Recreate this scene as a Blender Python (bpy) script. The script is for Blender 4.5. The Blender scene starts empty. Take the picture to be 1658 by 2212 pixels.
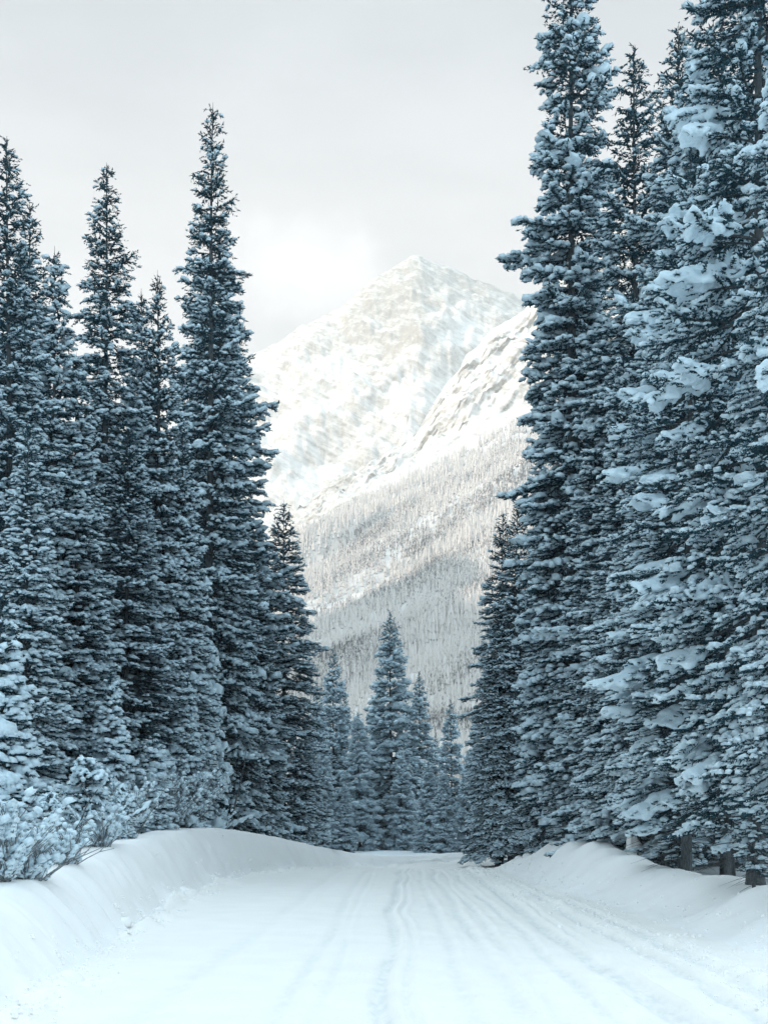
import bpy, math, random
import numpy as np
from math import radians, sin, cos, pi
sc = bpy.context.scene
col = sc.collection
rng = np.random.default_rng(7)
random.seed(7)

# ------------------------------------------------------------------ camera
F, CX, HOR, HC = 2800.0, 829.0, 1775.0, 1.7      # measured on a 1658 x 2211 view of the photograph
cam_d = bpy.data.cameras.new('camera')
cam = bpy.data.objects.new('camera', cam_d); col.objects.link(cam)
cam.location = (0, 0, HC); cam.rotation_euler = (radians(90), 0, 0)
cam_d.sensor_fit = 'HORIZONTAL'; cam_d.sensor_width = 36.0
cam_d.lens = 36.0 * F / 1658.0
cam_d.shift_y = (HOR - 1105.5) / 1658.0
cam_d.clip_start = 0.1; cam_d.clip_end = 30000
sc.camera = cam

# ------------------------------------------------------------------ light
SUN_EL = radians(24.0)
TRAV = np.array([0.965, 0.26]); TRAV = TRAV / np.linalg.norm(TRAV)       # the way the light travels over the ground
SUN_STRENGTH = 2.8
sun_d = bpy.data.lights.new('sun', 'SUN'); sun_d.energy = SUN_STRENGTH; sun_d.angle = radians(0.6)
sun_d.color = (1.0, 0.84, 0.67)
sun = bpy.data.objects.new('sun', sun_d); col.objects.link(sun)
from mathutils import Vector, Matrix
d = Vector((TRAV[0]*cos(SUN_EL), TRAV[1]*cos(SUN_EL), -sin(SUN_EL)))
sun.rotation_euler = d.to_track_quat('-Z', 'Y').to_euler()
sun.location = (-50, -20, 80)

w = bpy.data.worlds.new('World'); sc.world = w; w.use_nodes = True
nt = w.node_tree; nt.nodes.clear()
def N(t, **k):
    n = nt.nodes.new(t)
    for a, b in k.items(): setattr(n, a, b)
    return n
out = N('ShaderNodeOutputWorld'); bg = N('ShaderNodeBackground')
bg.inputs['Strength'].default_value = 0.12
sky = N('ShaderNodeTexSky', sky_type='NISHITA'); sky.sun_disc = False
sky.sun_elevation = SUN_EL; sky.sun_rotation = math.atan2(-TRAV[0], -TRAV[1])
sky.altitude = 1500; sky.dust_density = 1.0; sky.air_density = 1.0
geo = N('ShaderNodeTexCoord')
sep = N('ShaderNodeSeparateXYZ'); nt.links.new(geo.outputs['Generated'], sep.inputs[0])
# veil of thin cloud: pale near the horizon, brighter and bluer towards the zenith (overcast distribution)
ramp = N('ShaderNodeValToRGB'); nt.links.new(sep.outputs['Z'], ramp.inputs[0])
cr = ramp.color_ramp
VE = [(0.0, (4.1,3.75,3.5)), (0.30, (4.1,3.8,3.6)), (0.42, (3.7,3.5,3.35)), (0.54, (2.85,2.93,2.97)), (0.72, (6.6,8.5,9.5)), (1.0, (11.2,13.9,15.5))]
while len(cr.elements) < len(VE): cr.elements.new(0.5)
for e, (p, c) in zip(cr.elements, VE): e.position = max(0, p); e.color = (*[v/20 for v in c], 1)
vs = N('ShaderNodeVectorMath', operation='SCALE'); vs.inputs['Scale'].default_value = 20.0
nt.links.new(ramp.outputs[0], vs.inputs[0])
# soft streaky cloud structure
mp = N('ShaderNodeMapping'); mp.inputs['Scale'].default_value = (1.6, 1.6, 5.0); mp.inputs['Rotation'].default_value = (0.0, 0.25, 0)
nt.links.new(geo.outputs['Generated'], mp.inputs[0])
nz = N('ShaderNodeTexNoise'); nz.inputs['Scale'].default_value = 2.2; nz.inputs['Detail'].default_value = 6; nz.inputs['Roughness'].default_value = 0.5
nt.links.new(mp.outputs[0], nz.inputs['Vector'])
mr = N('ShaderNodeMapRange'); mr.inputs['From Min'].default_value = 0.35; mr.inputs['From Max'].default_value = 0.68
mr.inputs['To Min'].default_value = 0.92; mr.inputs['To Max'].default_value = 1.16; mr.interpolation_type = 'SMOOTHSTEP'
nt.links.new(nz.outputs['Fac'], mr.inputs[0])
# a small bright cloud hanging on the left shoulder of the peak
sb = N('ShaderNodeVectorMath', operation='SUBTRACT'); nt.links.new(geo.outputs['Generated'], sb.inputs[0]); sb.inputs[1].default_value = (-0.058, 0.920, 0.390)
sc_ = N('ShaderNodeVectorMath', operation='MULTIPLY'); nt.links.new(sb.outputs[0], sc_.inputs[0]); sc_.inputs[1].default_value = (1/0.052, 1/0.3, 1/0.026)
ln = N('ShaderNodeVectorMath', operation='LENGTH'); nt.links.new(sc_.outputs[0], ln.inputs[0])
cn = N('ShaderNodeTexNoise'); cn.inputs['Scale'].default_value = 22; cn.inputs['Detail'].default_value = 6; cn.inputs['Roughness'].default_value = 0.55
nt.links.new(geo.outputs['Generated'], cn.inputs['Vector'])
ca = N('ShaderNodeMath', operation='MULTIPLY_ADD'); nt.links.new(cn.outputs['Fac'], ca.inputs[0]); ca.inputs[1].default_value = -2.2; nt.links.new(ln.outputs['Value'], ca.inputs[2])
cm = N('ShaderNodeMapRange', interpolation_type='SMOOTHSTEP'); nt.links.new(ca.outputs[0], cm.inputs[0])
cm.inputs['From Min'].default_value = 0.45; cm.inputs['From Max'].default_value = -0.85; cm.inputs['To Min'].default_value = 0.0; cm.inputs['To Max'].default_value = 0.42
cs_ = N('ShaderNodeMath', operation='ADD'); nt.links.new(mr.outputs[0], cs_.inputs[0]); nt.links.new(cm.outputs[0], cs_.inputs[1])
vs2 = N('ShaderNodeVectorMath', operation='SCALE'); nt.links.new(vs.outputs[0], vs2.inputs[0]); nt.links.new(cs_.outputs[0], vs2.inputs['Scale'])
back = N('ShaderNodeMapRange', interpolation_type='SMOOTHSTEP'); nt.links.new(sep.outputs['Y'], back.inputs[0])
back.inputs['From Min'].default_value = 0.45; back.inputs['From Max'].default_value = -0.5
tint = N('ShaderNodeMix', data_type='RGBA'); nt.links.new(back.outputs[0], tint.inputs['Factor'])
nt.links.new(vs2.outputs[0], tint.inputs['A']); tint.inputs['B'].default_value = (4.5, 6.5, 7.8, 1)     # thinner veil, bluer sky away from the mountain
mix = N('ShaderNodeMix', data_type='RGBA'); mix.inputs['Factor'].default_value = 0.85
nt.links.new(sky.outputs[0], mix.inputs['A']); nt.links.new(tint.outputs['Result'], mix.inputs['B'])
nt.links.new(mix.outputs['Result'], bg.inputs['Color']); nt.links.new(bg.outputs[0], out.inputs['Surface'])
sc.view_settings.view_transform = 'Standard'; sc.view_settings.look = 'None'
sc.view_settings.exposure = 0.78; sc.view_settings.gamma = 1.0; sc.view_settings.use_curve_mapping = False
sc.render.engine = 'CYCLES'
sc.cycles.max_bounces = 6; sc.cycles.diffuse_bounces = 4; sc.cycles.glossy_bounces = 1
sc.cycles.transmission_bounces = 2; sc.cycles.volume_bounces = 1; sc.cycles.transparent_max_bounces = 4
sc.cycles.use_denoising = True
sc.cycles.caustics_reflective = False; sc.cycles.caustics_refractive = False

# ------------------------------------------------------------------ helpers
def tag(o, label=None, cat=None, group=None, kind=None):
    if label: o['label'] = label
    if cat: o['category'] = cat
    if group: o['group'] = group
    if kind: o['kind'] = kind
    return o
def mesh_np(name, v, f, mat=None, smooth=True, attr=None):
    v = np.asarray(v, np.float32); f = np.asarray(f, np.int32)
    me = bpy.data.meshes.new(name)
    k = f.shape[1]
    me.vertices.add(len(v)); me.vertices.foreach_set('co', v.ravel())
    me.loops.add(f.size); me.loops.foreach_set('vertex_index', f.ravel())
    me.polygons.add(len(f)); me.polygons.foreach_set('loop_start', np.arange(0, f.size, k, dtype=np.int32))
    me.polygons.foreach_set('loop_total', np.full(len(f), k, np.int32))
    me.polygons.foreach_set('use_smooth', np.full(len(f), smooth, bool))
    me.update(calc_edges=True)
    if mat: me.materials.append(mat)
    return me
def link(name, me, parent=None):
    o = bpy.data.objects.new(name, me); col.objects.link(o)
    if parent: o.parent = parent
    return o
def sm(x): x = np.clip(x, 0, 1); return x*x*(3-2*x)
def _hash(ix, iy, s):
    h = (ix.astype(np.int64)*374761393 + iy.astype(np.int64)*668265263 + s*974711) & 0xffffffff
    h = ((h ^ (h >> 13))*1274126177) & 0xffffffff
    return ((h ^ (h >> 16)) & 0xffffff)/float(0xffffff)
def vnoise(x, y, s=0):
    ix = np.floor(x); iy = np.floor(y); fx = x-ix; fy = y-iy
    fx = fx*fx*fx*(fx*(fx*6-15)+10); fy = fy*fy*fy*(fy*(fy*6-15)+10)
    a = _hash(ix, iy, s); b = _hash(ix+1, iy, s); c = _hash(ix, iy+1, s); e = _hash(ix+1, iy+1, s)
    return (a+(b-a)*fx + (c-a)*fy + (a-b-c+e)*fx*fy)*2-1
def fbm(x, y, o=5, s=0, g=0.5, ridged=False):
    t = 0; a = 1.0; n = 0
    for i in range(o):
        v = vnoise(x, y, s+i*17)
        if ridged: v = 1-2*np.abs(v)
        t = t + a*v; n += a; a *= g
        x, y = x*1.73+y*1.05+3.1, -x*1.05+y*1.73+7.7
    return t/n
def smooth_interp(x, xs, ys):
    # monotone-ish smooth interpolation: linear then box blurred on a dense table
    tx = np.linspace(xs[0], xs[-1], 800); ty = np.interp(tx, xs, ys)
    k = 17; p = np.pad(ty, k, mode='edge'); ty = np.convolve(p, np.ones(2*k+1)/(2*k+1), 'valid')
    return np.interp(x, tx, ty)

def pm(name):
    m = bpy.data.materials.new(name); m.use_nodes = True
    t = m.node_tree; b = t.nodes['Principled BSDF']
    return m, t, b
def nd(t, typ, **k):
    n = t.nodes.new(typ)
    for a, b in k.items(): setattr(n, a, b)
    return n
def noise_node(t, scale, detail=3, rough=0.55, coord='Object', stretch=None):
    tc = nd(t, 'ShaderNodeTexCoord'); n = nd(t, 'ShaderNodeTexNoise')
    n.inputs['Scale'].default_value = scale; n.inputs['Detail'].default_value = detail; n.inputs['Roughness'].default_value = rough
    src = tc.outputs[coord]
    if stretch:
        m = nd(t, 'ShaderNodeMapping'); m.inputs['Scale'].default_value = stretch
        t.links.new(src, m.inputs[0]); src = m.outputs[0]
    t.links.new(src, n.inputs['Vector'])
    return n
def ramp_node(t, src, stops):
    r = nd(t, 'ShaderNodeValToRGB'); t.links.new(src, r.inputs[0])
    while len(r.color_ramp.elements) < len(stops): r.color_ramp.elements.new(0.5)
    for e, (p, c) in zip(r.color_ramp.elements, stops): e.position = p; e.color = (*c, 1)
    return r

# ------------------------------------------------------------------ materials
def snow_material(name, base, bump=0.25, scales=((9, .5), (55, .3)), dist=0.03):
    m, t, b = pm(name)
    b.inputs['Roughness'].default_value = 0.75; b.inputs['Specular IOR Level'].default_value = 0.25
    n0 = noise_node(t, 1.3, 4)
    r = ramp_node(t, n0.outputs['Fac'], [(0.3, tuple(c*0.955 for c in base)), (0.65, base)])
    t.links.new(r.outputs[0], b.inputs['Base Color'])
    prev = None
    for sc_, st in scales:
        n = noise_node(t, sc_, 4, 0.6)
        bp = nd(t, 'ShaderNodeBump'); bp.inputs['Strength'].default_value = st*bump*2; bp.inputs['Distance'].default_value = dist
        t.links.new(n.outputs['Fac'], bp.inputs['Height'])
        if prev: t.links.new(prev.outputs[0], bp.inputs['Normal'])
        prev = bp
    t.links.new(prev.outputs[0], b.inputs['Normal'])
    return m
M_road = snow_material('road_snow', (0.94, 0.905, 0.87), 0.35, ((2.2, .5), (24, .5)), 0.03)
def rut_shade_and_grit():
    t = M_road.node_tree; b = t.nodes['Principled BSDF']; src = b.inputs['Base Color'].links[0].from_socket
    a = nd(t, 'ShaderNodeAttribute'); a.attribute_name = 'rut_shade'
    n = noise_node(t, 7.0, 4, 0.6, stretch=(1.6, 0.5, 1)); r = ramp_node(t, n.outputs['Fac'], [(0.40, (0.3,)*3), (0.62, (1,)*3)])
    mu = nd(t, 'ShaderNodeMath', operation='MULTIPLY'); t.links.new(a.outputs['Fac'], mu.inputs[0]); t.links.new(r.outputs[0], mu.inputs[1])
    mx = nd(t, 'ShaderNodeMix', data_type='RGBA'); t.links.new(mu.outputs[0], mx.inputs['Factor']); t.links.new(src, mx.inputs['A']); mx.inputs['B'].default_value = (0.76, 0.76, 0.745, 1)  # packed-snow tint in the rut hollows, painted in for their missing shade
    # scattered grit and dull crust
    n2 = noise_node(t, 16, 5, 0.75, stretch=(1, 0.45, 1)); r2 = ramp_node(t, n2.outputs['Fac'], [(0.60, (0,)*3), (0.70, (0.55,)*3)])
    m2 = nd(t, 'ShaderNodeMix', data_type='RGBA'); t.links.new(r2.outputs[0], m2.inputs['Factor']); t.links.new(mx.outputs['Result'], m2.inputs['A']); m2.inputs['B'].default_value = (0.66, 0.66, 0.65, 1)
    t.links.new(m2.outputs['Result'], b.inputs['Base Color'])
rut_shade_and_grit()
M_bank = snow_material('bank_snow', (0.94, 0.925, 0.91), 0.4, ((6, .4), (60, .25)), 0.02)
M_ground = snow_material('ground_snow', (0.86, 0.89, 0.91), 0.4, ((1.5, .5), (14, .5)), 0.05)
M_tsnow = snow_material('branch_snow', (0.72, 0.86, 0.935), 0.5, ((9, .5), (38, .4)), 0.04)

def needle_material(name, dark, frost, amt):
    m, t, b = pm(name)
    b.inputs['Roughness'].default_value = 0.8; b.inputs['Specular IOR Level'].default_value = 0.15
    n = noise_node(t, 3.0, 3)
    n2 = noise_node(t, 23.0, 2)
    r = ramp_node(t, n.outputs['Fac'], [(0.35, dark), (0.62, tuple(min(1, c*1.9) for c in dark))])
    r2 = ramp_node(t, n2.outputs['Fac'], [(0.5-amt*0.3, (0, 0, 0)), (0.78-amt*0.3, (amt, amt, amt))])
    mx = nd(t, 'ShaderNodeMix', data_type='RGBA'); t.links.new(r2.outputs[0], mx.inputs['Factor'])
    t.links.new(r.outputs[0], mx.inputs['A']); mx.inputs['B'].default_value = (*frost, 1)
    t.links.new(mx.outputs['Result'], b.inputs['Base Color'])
    return m
M_needle = needle_material('needles', (0.007, 0.030, 0.040), (0.28, 0.41, 0.47), 0.20)
M_needle_far = needle_material('hazed_frosted_needles', (0.022, 0.048, 0.058), (0.50, 0.60, 0.64), 0.6)  # paler copy for the gap trees: frost plus painted-in haze and light
M_needle_white = needle_material('lit_snow_crusted_needles', (0.06, 0.09, 0.10), (0.66, 0.74, 0.78), 0.9)  # snow crust plus mist and glow, both painted into the needle colour
def bark_material(name, a, c):
    m, t, b = pm(name); b.inputs['Roughness'].default_value = 0.9; b.inputs['Specular IOR Level'].default_value = 0.1
    n = noise_node(t, 9, 4, 0.6, stretch=(3, 3, 0.6))
    r = ramp_node(t, n.outputs['Fac'], [(0.35, a), (0.65, c)]); t.links.new(r.outputs[0], b.inputs['Base Color'])
    bp = nd(t, 'ShaderNodeBump'); bp.inputs['Strength'].default_value = 0.6; bp.inputs['Distance'].default_value = 0.03
    t.links.new(n.outputs['Fac'], bp.inputs['Height']); t.links.new(bp.outputs[0], b.inputs['Normal'])
    return m
M_bark = bark_material('bark', (0.05, 0.06, 0.065), (0.14, 0.155, 0.16))
M_twig = bark_material('twig_bark', (0.10, 0.11, 0.115), (0.34, 0.37, 0.39))

def rock_material():
    m, t, b = pm('mountain_rock_and_snow'); b.inputs['Roughness'].default_value = 0.9; b.inputs['Specular IOR Level'].default_value = 0.05
    g = nd(t, 'ShaderNodeNewGeometry'); s = nd(t, 'ShaderNodeSeparateXYZ'); t.links.new(g.outputs['Normal'], s.inputs[0])
    def strata(scale, det, ro, rot, st):
        tc = nd(t, 'ShaderNodeTexCoord'); r1 = nd(t, 'ShaderNodeMapping'); r1.inputs['Rotation'].default_value = (0, rot, 0); t.links.new(tc.outputs['Object'], r1.inputs[0])
        r2 = nd(t, 'ShaderNodeMapping'); r2.inputs['Scale'].default_value = st; t.links.new(r1.outputs[0], r2.inputs[0])
        n = nd(t, 'ShaderNodeTexNoise'); n.inputs['Scale'].default_value = scale; n.inputs['Detail'].default_value = det; n.inputs['Roughness'].default_value = ro
        n.inputs['Distortion'].default_value = 0.3
        t.links.new(r2.outputs[0], n.inputs['Vector']); return n
    n = strata(0.034, 10, 0.70, radians(-34), (0.16, 0.4, 2.2))
    n2 = strata(0.0030, 5, 0.6, radians(20), (1, 1, 1))
    n3 = noise_node(t, 0.05, 6, 0.75)
    def madd(x, k, y):
        a = nd(t, 'ShaderNodeMath', operation='MULTIPLY_ADD'); t.links.new(x, a.inputs[0]); a.inputs[1].default_value = k
        if hasattr(y, 'links'): t.links.new(y, a.inputs[2])
        else: a.inputs[2].default_value = y
        return a.outputs[0]
    v = madd(s.outputs['Z'], 0.45, madd(n.outputs['Fac'], 1.25, madd(n2.outputs['Fac'], 0.95, madd(n3.outputs['Fac'], 0.7, 0.0))))
    gp = nd(t, 'ShaderNodeSeparateXYZ'); t.links.new(g.outputs['Position'], gp.inputs[0])
    hi = nd(t, 'ShaderNodeMapRange', interpolation_type='SMOOTHSTEP'); t.links.new(gp.outputs['Z'], hi.inputs[0]); hi.inputs['From Min'].default_value = 1000; hi.inputs['From Max'].default_value = 1600
    v = madd(hi.outputs[0], -0.21, v)
    mr_ = nd(t, 'ShaderNodeMapRange'); t.links.new(v, mr_.inputs[0]); mr_.inputs['From Min'].default_value = 1.42; mr_.inputs['From Max'].default_value = 1.80
    rock = ramp_node(t, n3.outputs['Fac'], [(0.35, (0.26, 0.225, 0.185)), (0.65, (0.46, 0.41, 0.345))])
    mx = nd(t, 'ShaderNodeMix', data_type='RGBA'); t.links.new(mr_.outputs[0], mx.inputs['Factor'])
    t.links.new(rock.outputs[0], mx.inputs['A']); mx.inputs['B'].default_value = (0.77, 0.725, 0.68, 1)
    t.links.new(mx.outputs['Result'], b.inputs['Base Color'])
    h = madd(n.outputs['Fac'], 1.0, madd(n3.outputs['Fac'], 0.35, 0.0))
    bp = nd(t, 'ShaderNodeBump'); bp.inputs['Strength'].default_value = 0.45; bp.inputs['Distance'].default_value = 16
    t.links.new(h, bp.inputs['Height']); t.links.new(bp.outputs[0], b.inputs['Normal'])
    return m
M_rock = rock_material()
M_slope = snow_material('slope_snow', (0.74, 0.70, 0.66), 0.3, ((0.1, .5),), 1.0)
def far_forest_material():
    m, t, b = pm('light_banded_frosted_forest'); b.inputs['Roughness'].default_value = 0.9; b.inputs['Specular IOR Level'].default_value = 0.1
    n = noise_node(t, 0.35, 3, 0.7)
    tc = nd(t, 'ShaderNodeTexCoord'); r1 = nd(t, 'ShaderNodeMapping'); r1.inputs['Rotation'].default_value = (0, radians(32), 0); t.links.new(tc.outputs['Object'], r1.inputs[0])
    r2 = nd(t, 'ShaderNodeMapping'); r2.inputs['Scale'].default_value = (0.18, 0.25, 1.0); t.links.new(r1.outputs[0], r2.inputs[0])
    n2 = nd(t, 'ShaderNodeTexNoise'); n2.inputs['Scale'].default_value = 0.022; n2.inputs['Detail'].default_value = 5; t.links.new(r2.outputs[0], n2.inputs['Vector'])  # diagonal bands: sunlit and shaded stripes painted into the tree colour
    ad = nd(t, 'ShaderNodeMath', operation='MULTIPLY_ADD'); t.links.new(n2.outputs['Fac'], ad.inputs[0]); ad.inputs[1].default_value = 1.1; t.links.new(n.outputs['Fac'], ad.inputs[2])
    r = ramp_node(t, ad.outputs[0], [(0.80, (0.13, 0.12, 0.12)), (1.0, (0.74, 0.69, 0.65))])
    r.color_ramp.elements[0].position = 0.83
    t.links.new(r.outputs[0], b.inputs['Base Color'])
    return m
M_forest = far_forest_material()

# ------------------------------------------------------------------ near ground
XL = ([-30, 5, 10, 15, 22, 30, 38, 45, 50, 55, 62, 72, 90, 130, 200], [-2.6, -2.75, -3.05, -3.6, -4.15, -4.55, -4.6, -4.0, -3.2, -2.1, 0.2, 5.5, 18, 60, 150])
XR = ([-30, 5, 10, 17, 26, 35, 45, 55, 60, 66, 75, 90, 130, 200], [4.4, 4.4, 4.6, 4.8, 4.5, 4.15, 4.1, 4.2, 5.0, 8.0, 16, 32, 78, 170])
def xl(y): return smooth_interp(y, *XL)
def xr(y): return smooth_interp(y, *XR)
def zroad(y): return smooth_interp(y, [-30, 47, 58, 66, 76, 130, 200], [0, 0, -0.46, -0.42, -0.29, -0.2, 0.5])
def bankL(y): return smooth_interp(y, [-30, 8, 16, 24, 37, 46, 52, 57, 64, 200], [0.85, 0.85, 0.86, 1.18, 1.56, 1.38, 1.15, 0.95, 0.35, 0.3])
def bankR(y): return smooth_interp(y, [-30, 8, 17, 22, 29, 35, 39, 41, 44, 48, 60, 200], [0.6, 0.6, .54, .55, .76, .98, 1.25, 1.2, .75, .42, .45, .3])
def ground_z(x, y, rut_shade=False):
    x = np.asarray(x, float); y = np.asarray(y, float)
    L, R, z0 = xl(y), xr(y), zroad(y)
    bl, br = bankL(y), bankR(y)
    # plough bank: steep face, rounded lip, then the forest floor
    tl = (L-x); tr = (x-R)
    wl = 0.98+0.05*fbm(y*0.6, y*0+2.2, 3, 5); wr = 1.5+0.2*fbm(y*0.5, y*0+5.5, 3, 6)
    tl0 = tl; tl = tl + (0.13*fbm(y*2.0+tl*1.1, y*0+1.5, 4, 11, 0.6) - 0.10*np.abs(fbm(y*1.1-tl*0.8, y*0+8.5, 2, 19)))*sm(tl/0.2)*sm((wl*1.05-tl)/0.45)
    fl = sm(np.clip(tl/wl, 0, 1)**0.72); fr = sm(tr/wr)
    sag = -0.55*sm((tl-wl-0.35)/1.8)*bl ; sagr = -0.75*sm((tr-wr-0.2)/1.3)*br; br = br*(1+0.22*fbm(y*0.55, y*0+9, 3, 71)); bl = bl*(1+0.025*fbm(y*0.8, y*0+4, 3, 72))
    flute = 0.10*fbm(y*2.3+tl*1.6, x*0.15, 3, 11, 0.55)*np.clip(fl*4, 0, 1)*np.clip((1-fl)*3.5, 0, 1)
    fluter = 0.08*fbm(y*1.4, x*0.5, 3, 12)*np.clip(fr*4, 0, 1)
    lump = 0.30*np.clip(fbm(x*1.6, y*1.1, 3, 21)-0.02, 0, 1)*np.exp(-((tl+0.05)/0.38)**2) + 0.10*np.clip(fbm(x*1.9, y*1.4, 3, 22), 0, 1)*np.exp(-((tr-0.2)/0.6)**2)
    z = z0 + bl*fl + br*fr + sag*fl + sagr*fr + flute + fluter + lump
    out_ = np.maximum(np.clip(tl-wl, 0, None), np.clip(tr-wr, 0, None))
    z = z + sm(out_/3)*0.14*fbm(x*0.45, y*0.45, 4, 31) + 0.03*fbm(x*1.1, y*0.5, 3, 33)*sm(np.maximum(tl, tr)/0.5)
    z = z + sm((tr-3)/25)*1.2 + sm((tl-6)/30)*0.8
    # road wear: wheel ruts that wander a little, scuffed crust, loose ridge on the right-hand edge
    wd = np.clip((x-L)/(R-L), -1, 2)
    on = sm((x-L)/0.5)*sm((R-x)/0.5)
    lat = x-(0.10+0.012*y)-0.02*np.clip(y-46, 0, 40)**1.5 + 0.10*fbm(y*0.10, y*0, 3, 41)
    rut = 0
    for c, wdt, dp in ((-2.3, .15, .010), (-1.25, .09, .014), (-0.95, .07, .010), (-0.12, .09, .040), (0.12, .06, .026), (0.55, .08, .018), (1.0, .09, .024), (1.28, .06, .018), (1.75, .07, .020), (2.25, .11, .040), (2.5, .06, .028), (3.0, .09, .022), (3.45, .12, .028)):
        q = lat-c-(0.30 if abs(c) < 0.2 else 0.13)*fbm(y*0.13+(0 if abs(c) < 0.2 else c*3), y*0+(0 if abs(c) < 0.2 else c), 2, 43)
        rut = rut - 1.7*dp*np.exp(-(q/wdt)**2)*(0.7+0.6*fbm(y*0.35, y*0+c*5, 2, 44)) + dp*1.1*np.exp(-((q-wdt*1.8)/(wdt*0.7))**2)
    ridge = 0.08*np.exp(-((x-(R-0.9)-0.2*fbm(y*0.2, y*0, 2, 47))/0.26)**2)*(0.6+0.6*fbm(x*5, y*3, 3, 45))
    rough = 0.042*fbm(x*4.5, y*1.6, 4, 46, 0.6)*sm((wd-0.4)/0.25) + 0.010*fbm(x*1.0, y*0.35, 3, 48)
    z = z + on*(rut+ridge+rough)
    if rut_shade: return z, on*np.clip(-rut*30, 0, 1)  # mask of the rut hollows that get the painted shade
    return z

ys = [-12.0]
while ys[-1] < 210: ys.append(ys[-1] + max(0.055 if ys[-1] > 6 else 0.5, abs(ys[-1])*0.0085))
ys = np.array(ys)
# lateral stations relative to the two road edges; shared edges between the sheets
lo = -np.array([150, 100, 70, 50, 36, 27, 21, 17, 14, 12, 10.3, 9, 8, 7.2, 6.5, 5.9, 5.4, 4.9, 4.5, 4.1, 3.7, 3.35, 3.0, 2.7, 2.45])
lb = -np.concatenate([np.linspace(2.3, 1.05, 12)[:-1], np.linspace(1.05, 0, 36)])
rd = np.linspace(0, 1, 200)
rb = np.linspace(0, 3.0, 34)
ro = -lo[::-1]+0.9
def sheet(name, xsf):
    cols = xsf(ys)                                # (ny, nx)
    Y = np.repeat(ys[:, None], cols.shape[1], 1)
    Z = ground_z(cols, Y)
    ny, nx = cols.shape
    v = np.stack([cols, Y, Z], -1).reshape(-1, 3)
    i = np.arange(ny-1)[:, None]*nx + np.arange(nx-1)[None]
    f = np.stack([i, i+1, i+nx+1, i+nx], -1).reshape(-1, 4)
    return v, f
L_, R_ = xl(ys)[:, None], xr(ys)[:, None]
for nm, fn, mt in (('ground', lambda y: L_+np.append(lo, -2.3)[None], M_ground), ('snow_bank', lambda y: L_+lb[None], M_bank),
                   ('road', lambda y: L_+(R_-L_)*rd[None], M_road),
                   ('snow_bank', lambda y: R_+rb[None], M_bank), ('ground', lambda y: R_+np.insert(ro, 0, 3.0)[None], M_ground)):
    v, f = sheet(nm, fn)
    me = mesh_np(nm, v, f, mt)
    if nm == 'road':
        at_ = me.attributes.new('rut_shade', 'FLOAT', 'POINT'); at_.data.foreach_set('value', ground_z(v[:, 0], v[:, 1], True)[1].astype(np.float32))
    tag(link(nm, me), kind='structure')

# ------------------------------------------------------------------ far terrain
def pt(px, row, D):
    return np.stack([(px-CX)/F*D, D, HC+(HOR-row)/F*D], -1)
def terrain(name, pxs, rings, disp, mat, nu=320, sub=60, kind='structure'):
    """rings: list of (D, [(px,row)...]) from the far side to the near side; disp(x,y,v)->(dy,dz)"""
    pu = np.linspace(pxs[0], pxs[1], nu)
    Ds = np.array([r[0] for r in rings], float)
    rows = np.stack([smooth_interp(pu, [p[0] for p in r[1]], [p[1] for p in r[1]]) if r[2] else np.interp(pu, [p[0] for p in r[1]], [p[1] for p in r[1]]) for r in rings])
    P = np.stack([pt(pu, rows[k], np.full(nu, Ds[k])) for k in range(len(rings))])     # (k, nu, 3)
    tt = np.linspace(0, len(rings)-1, sub*(len(rings)-1)+1)
    k = np.minimum(tt.astype(int), len(rings)-2); fr = (tt-k)[:, None, None]
    G = P[k]*(1-fr)+P[k+1]*fr
    dy, dz = disp(G[..., 0], G[..., 1], G[..., 2], np.repeat(tt[:, None], nu, 1))
    G = G.copy(); G[..., 1] += dy; G[..., 2] += dz
    ny = G.shape[0]
    v = G.reshape(-1, 3)
    i = np.arange(ny-1)[:, None]*nu + np.arange(nu-1)[None]
    f = np.stack([i, i+nu, i+nu+1, i+1], -1).reshape(-1, 4)
    o = link(name, mesh_np(name, v, f, mat)); tag(o, kind=kind)
    return G
# main peak
crest = [(-900, 1300), (-300, 1130), (200, 950), (450, 822), (550, 764), (600, 742), (640, 712), (700, 684), (735, 668), (765, 640), (800, 608), (860, 572), (890, 548), (905, 550), (940, 566), (1010, 600), (1060, 616), (1100, 632), (1150, 662), (1300, 745), (1600, 840), (2300, 1200)]
def disp_peak(x, y, z, t):
    e = np.clip(np.abs(t-1)*5, 0.10, 1)
    u = x*0.8+z*0.75
    q = x*0.75-z*0.8
    dz = 34*fbm(x/170, (y+z)/210, 6, 3, 0.55, True)*e + 20*fbm(q/420, u/60, 7, 4, 0.62, True)*e
    big = 70*fbm(u/900, q/380, 3, 8, 0.5, True)*np.clip(np.abs(t-1)*2.5, 0, 1)
    return -big*0.8-22*fbm(x/70, z/70, 6, 9, 0.65, True), dz+big*0.4
terrain('mountain', (-50, 1500), [(4700, [(p, r*0.3+1250) for p, r in crest], True), (3900, crest, False), (2950, [(-900, 1500), (300, 1330), (700, 1230), (1000, 1130), (1300, 1060), (2300, 1300)], True), (2500, [(-900, 1700), (2300, 1600)], True)], disp_peak, M_rock, nu=380, sub=66)
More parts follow.
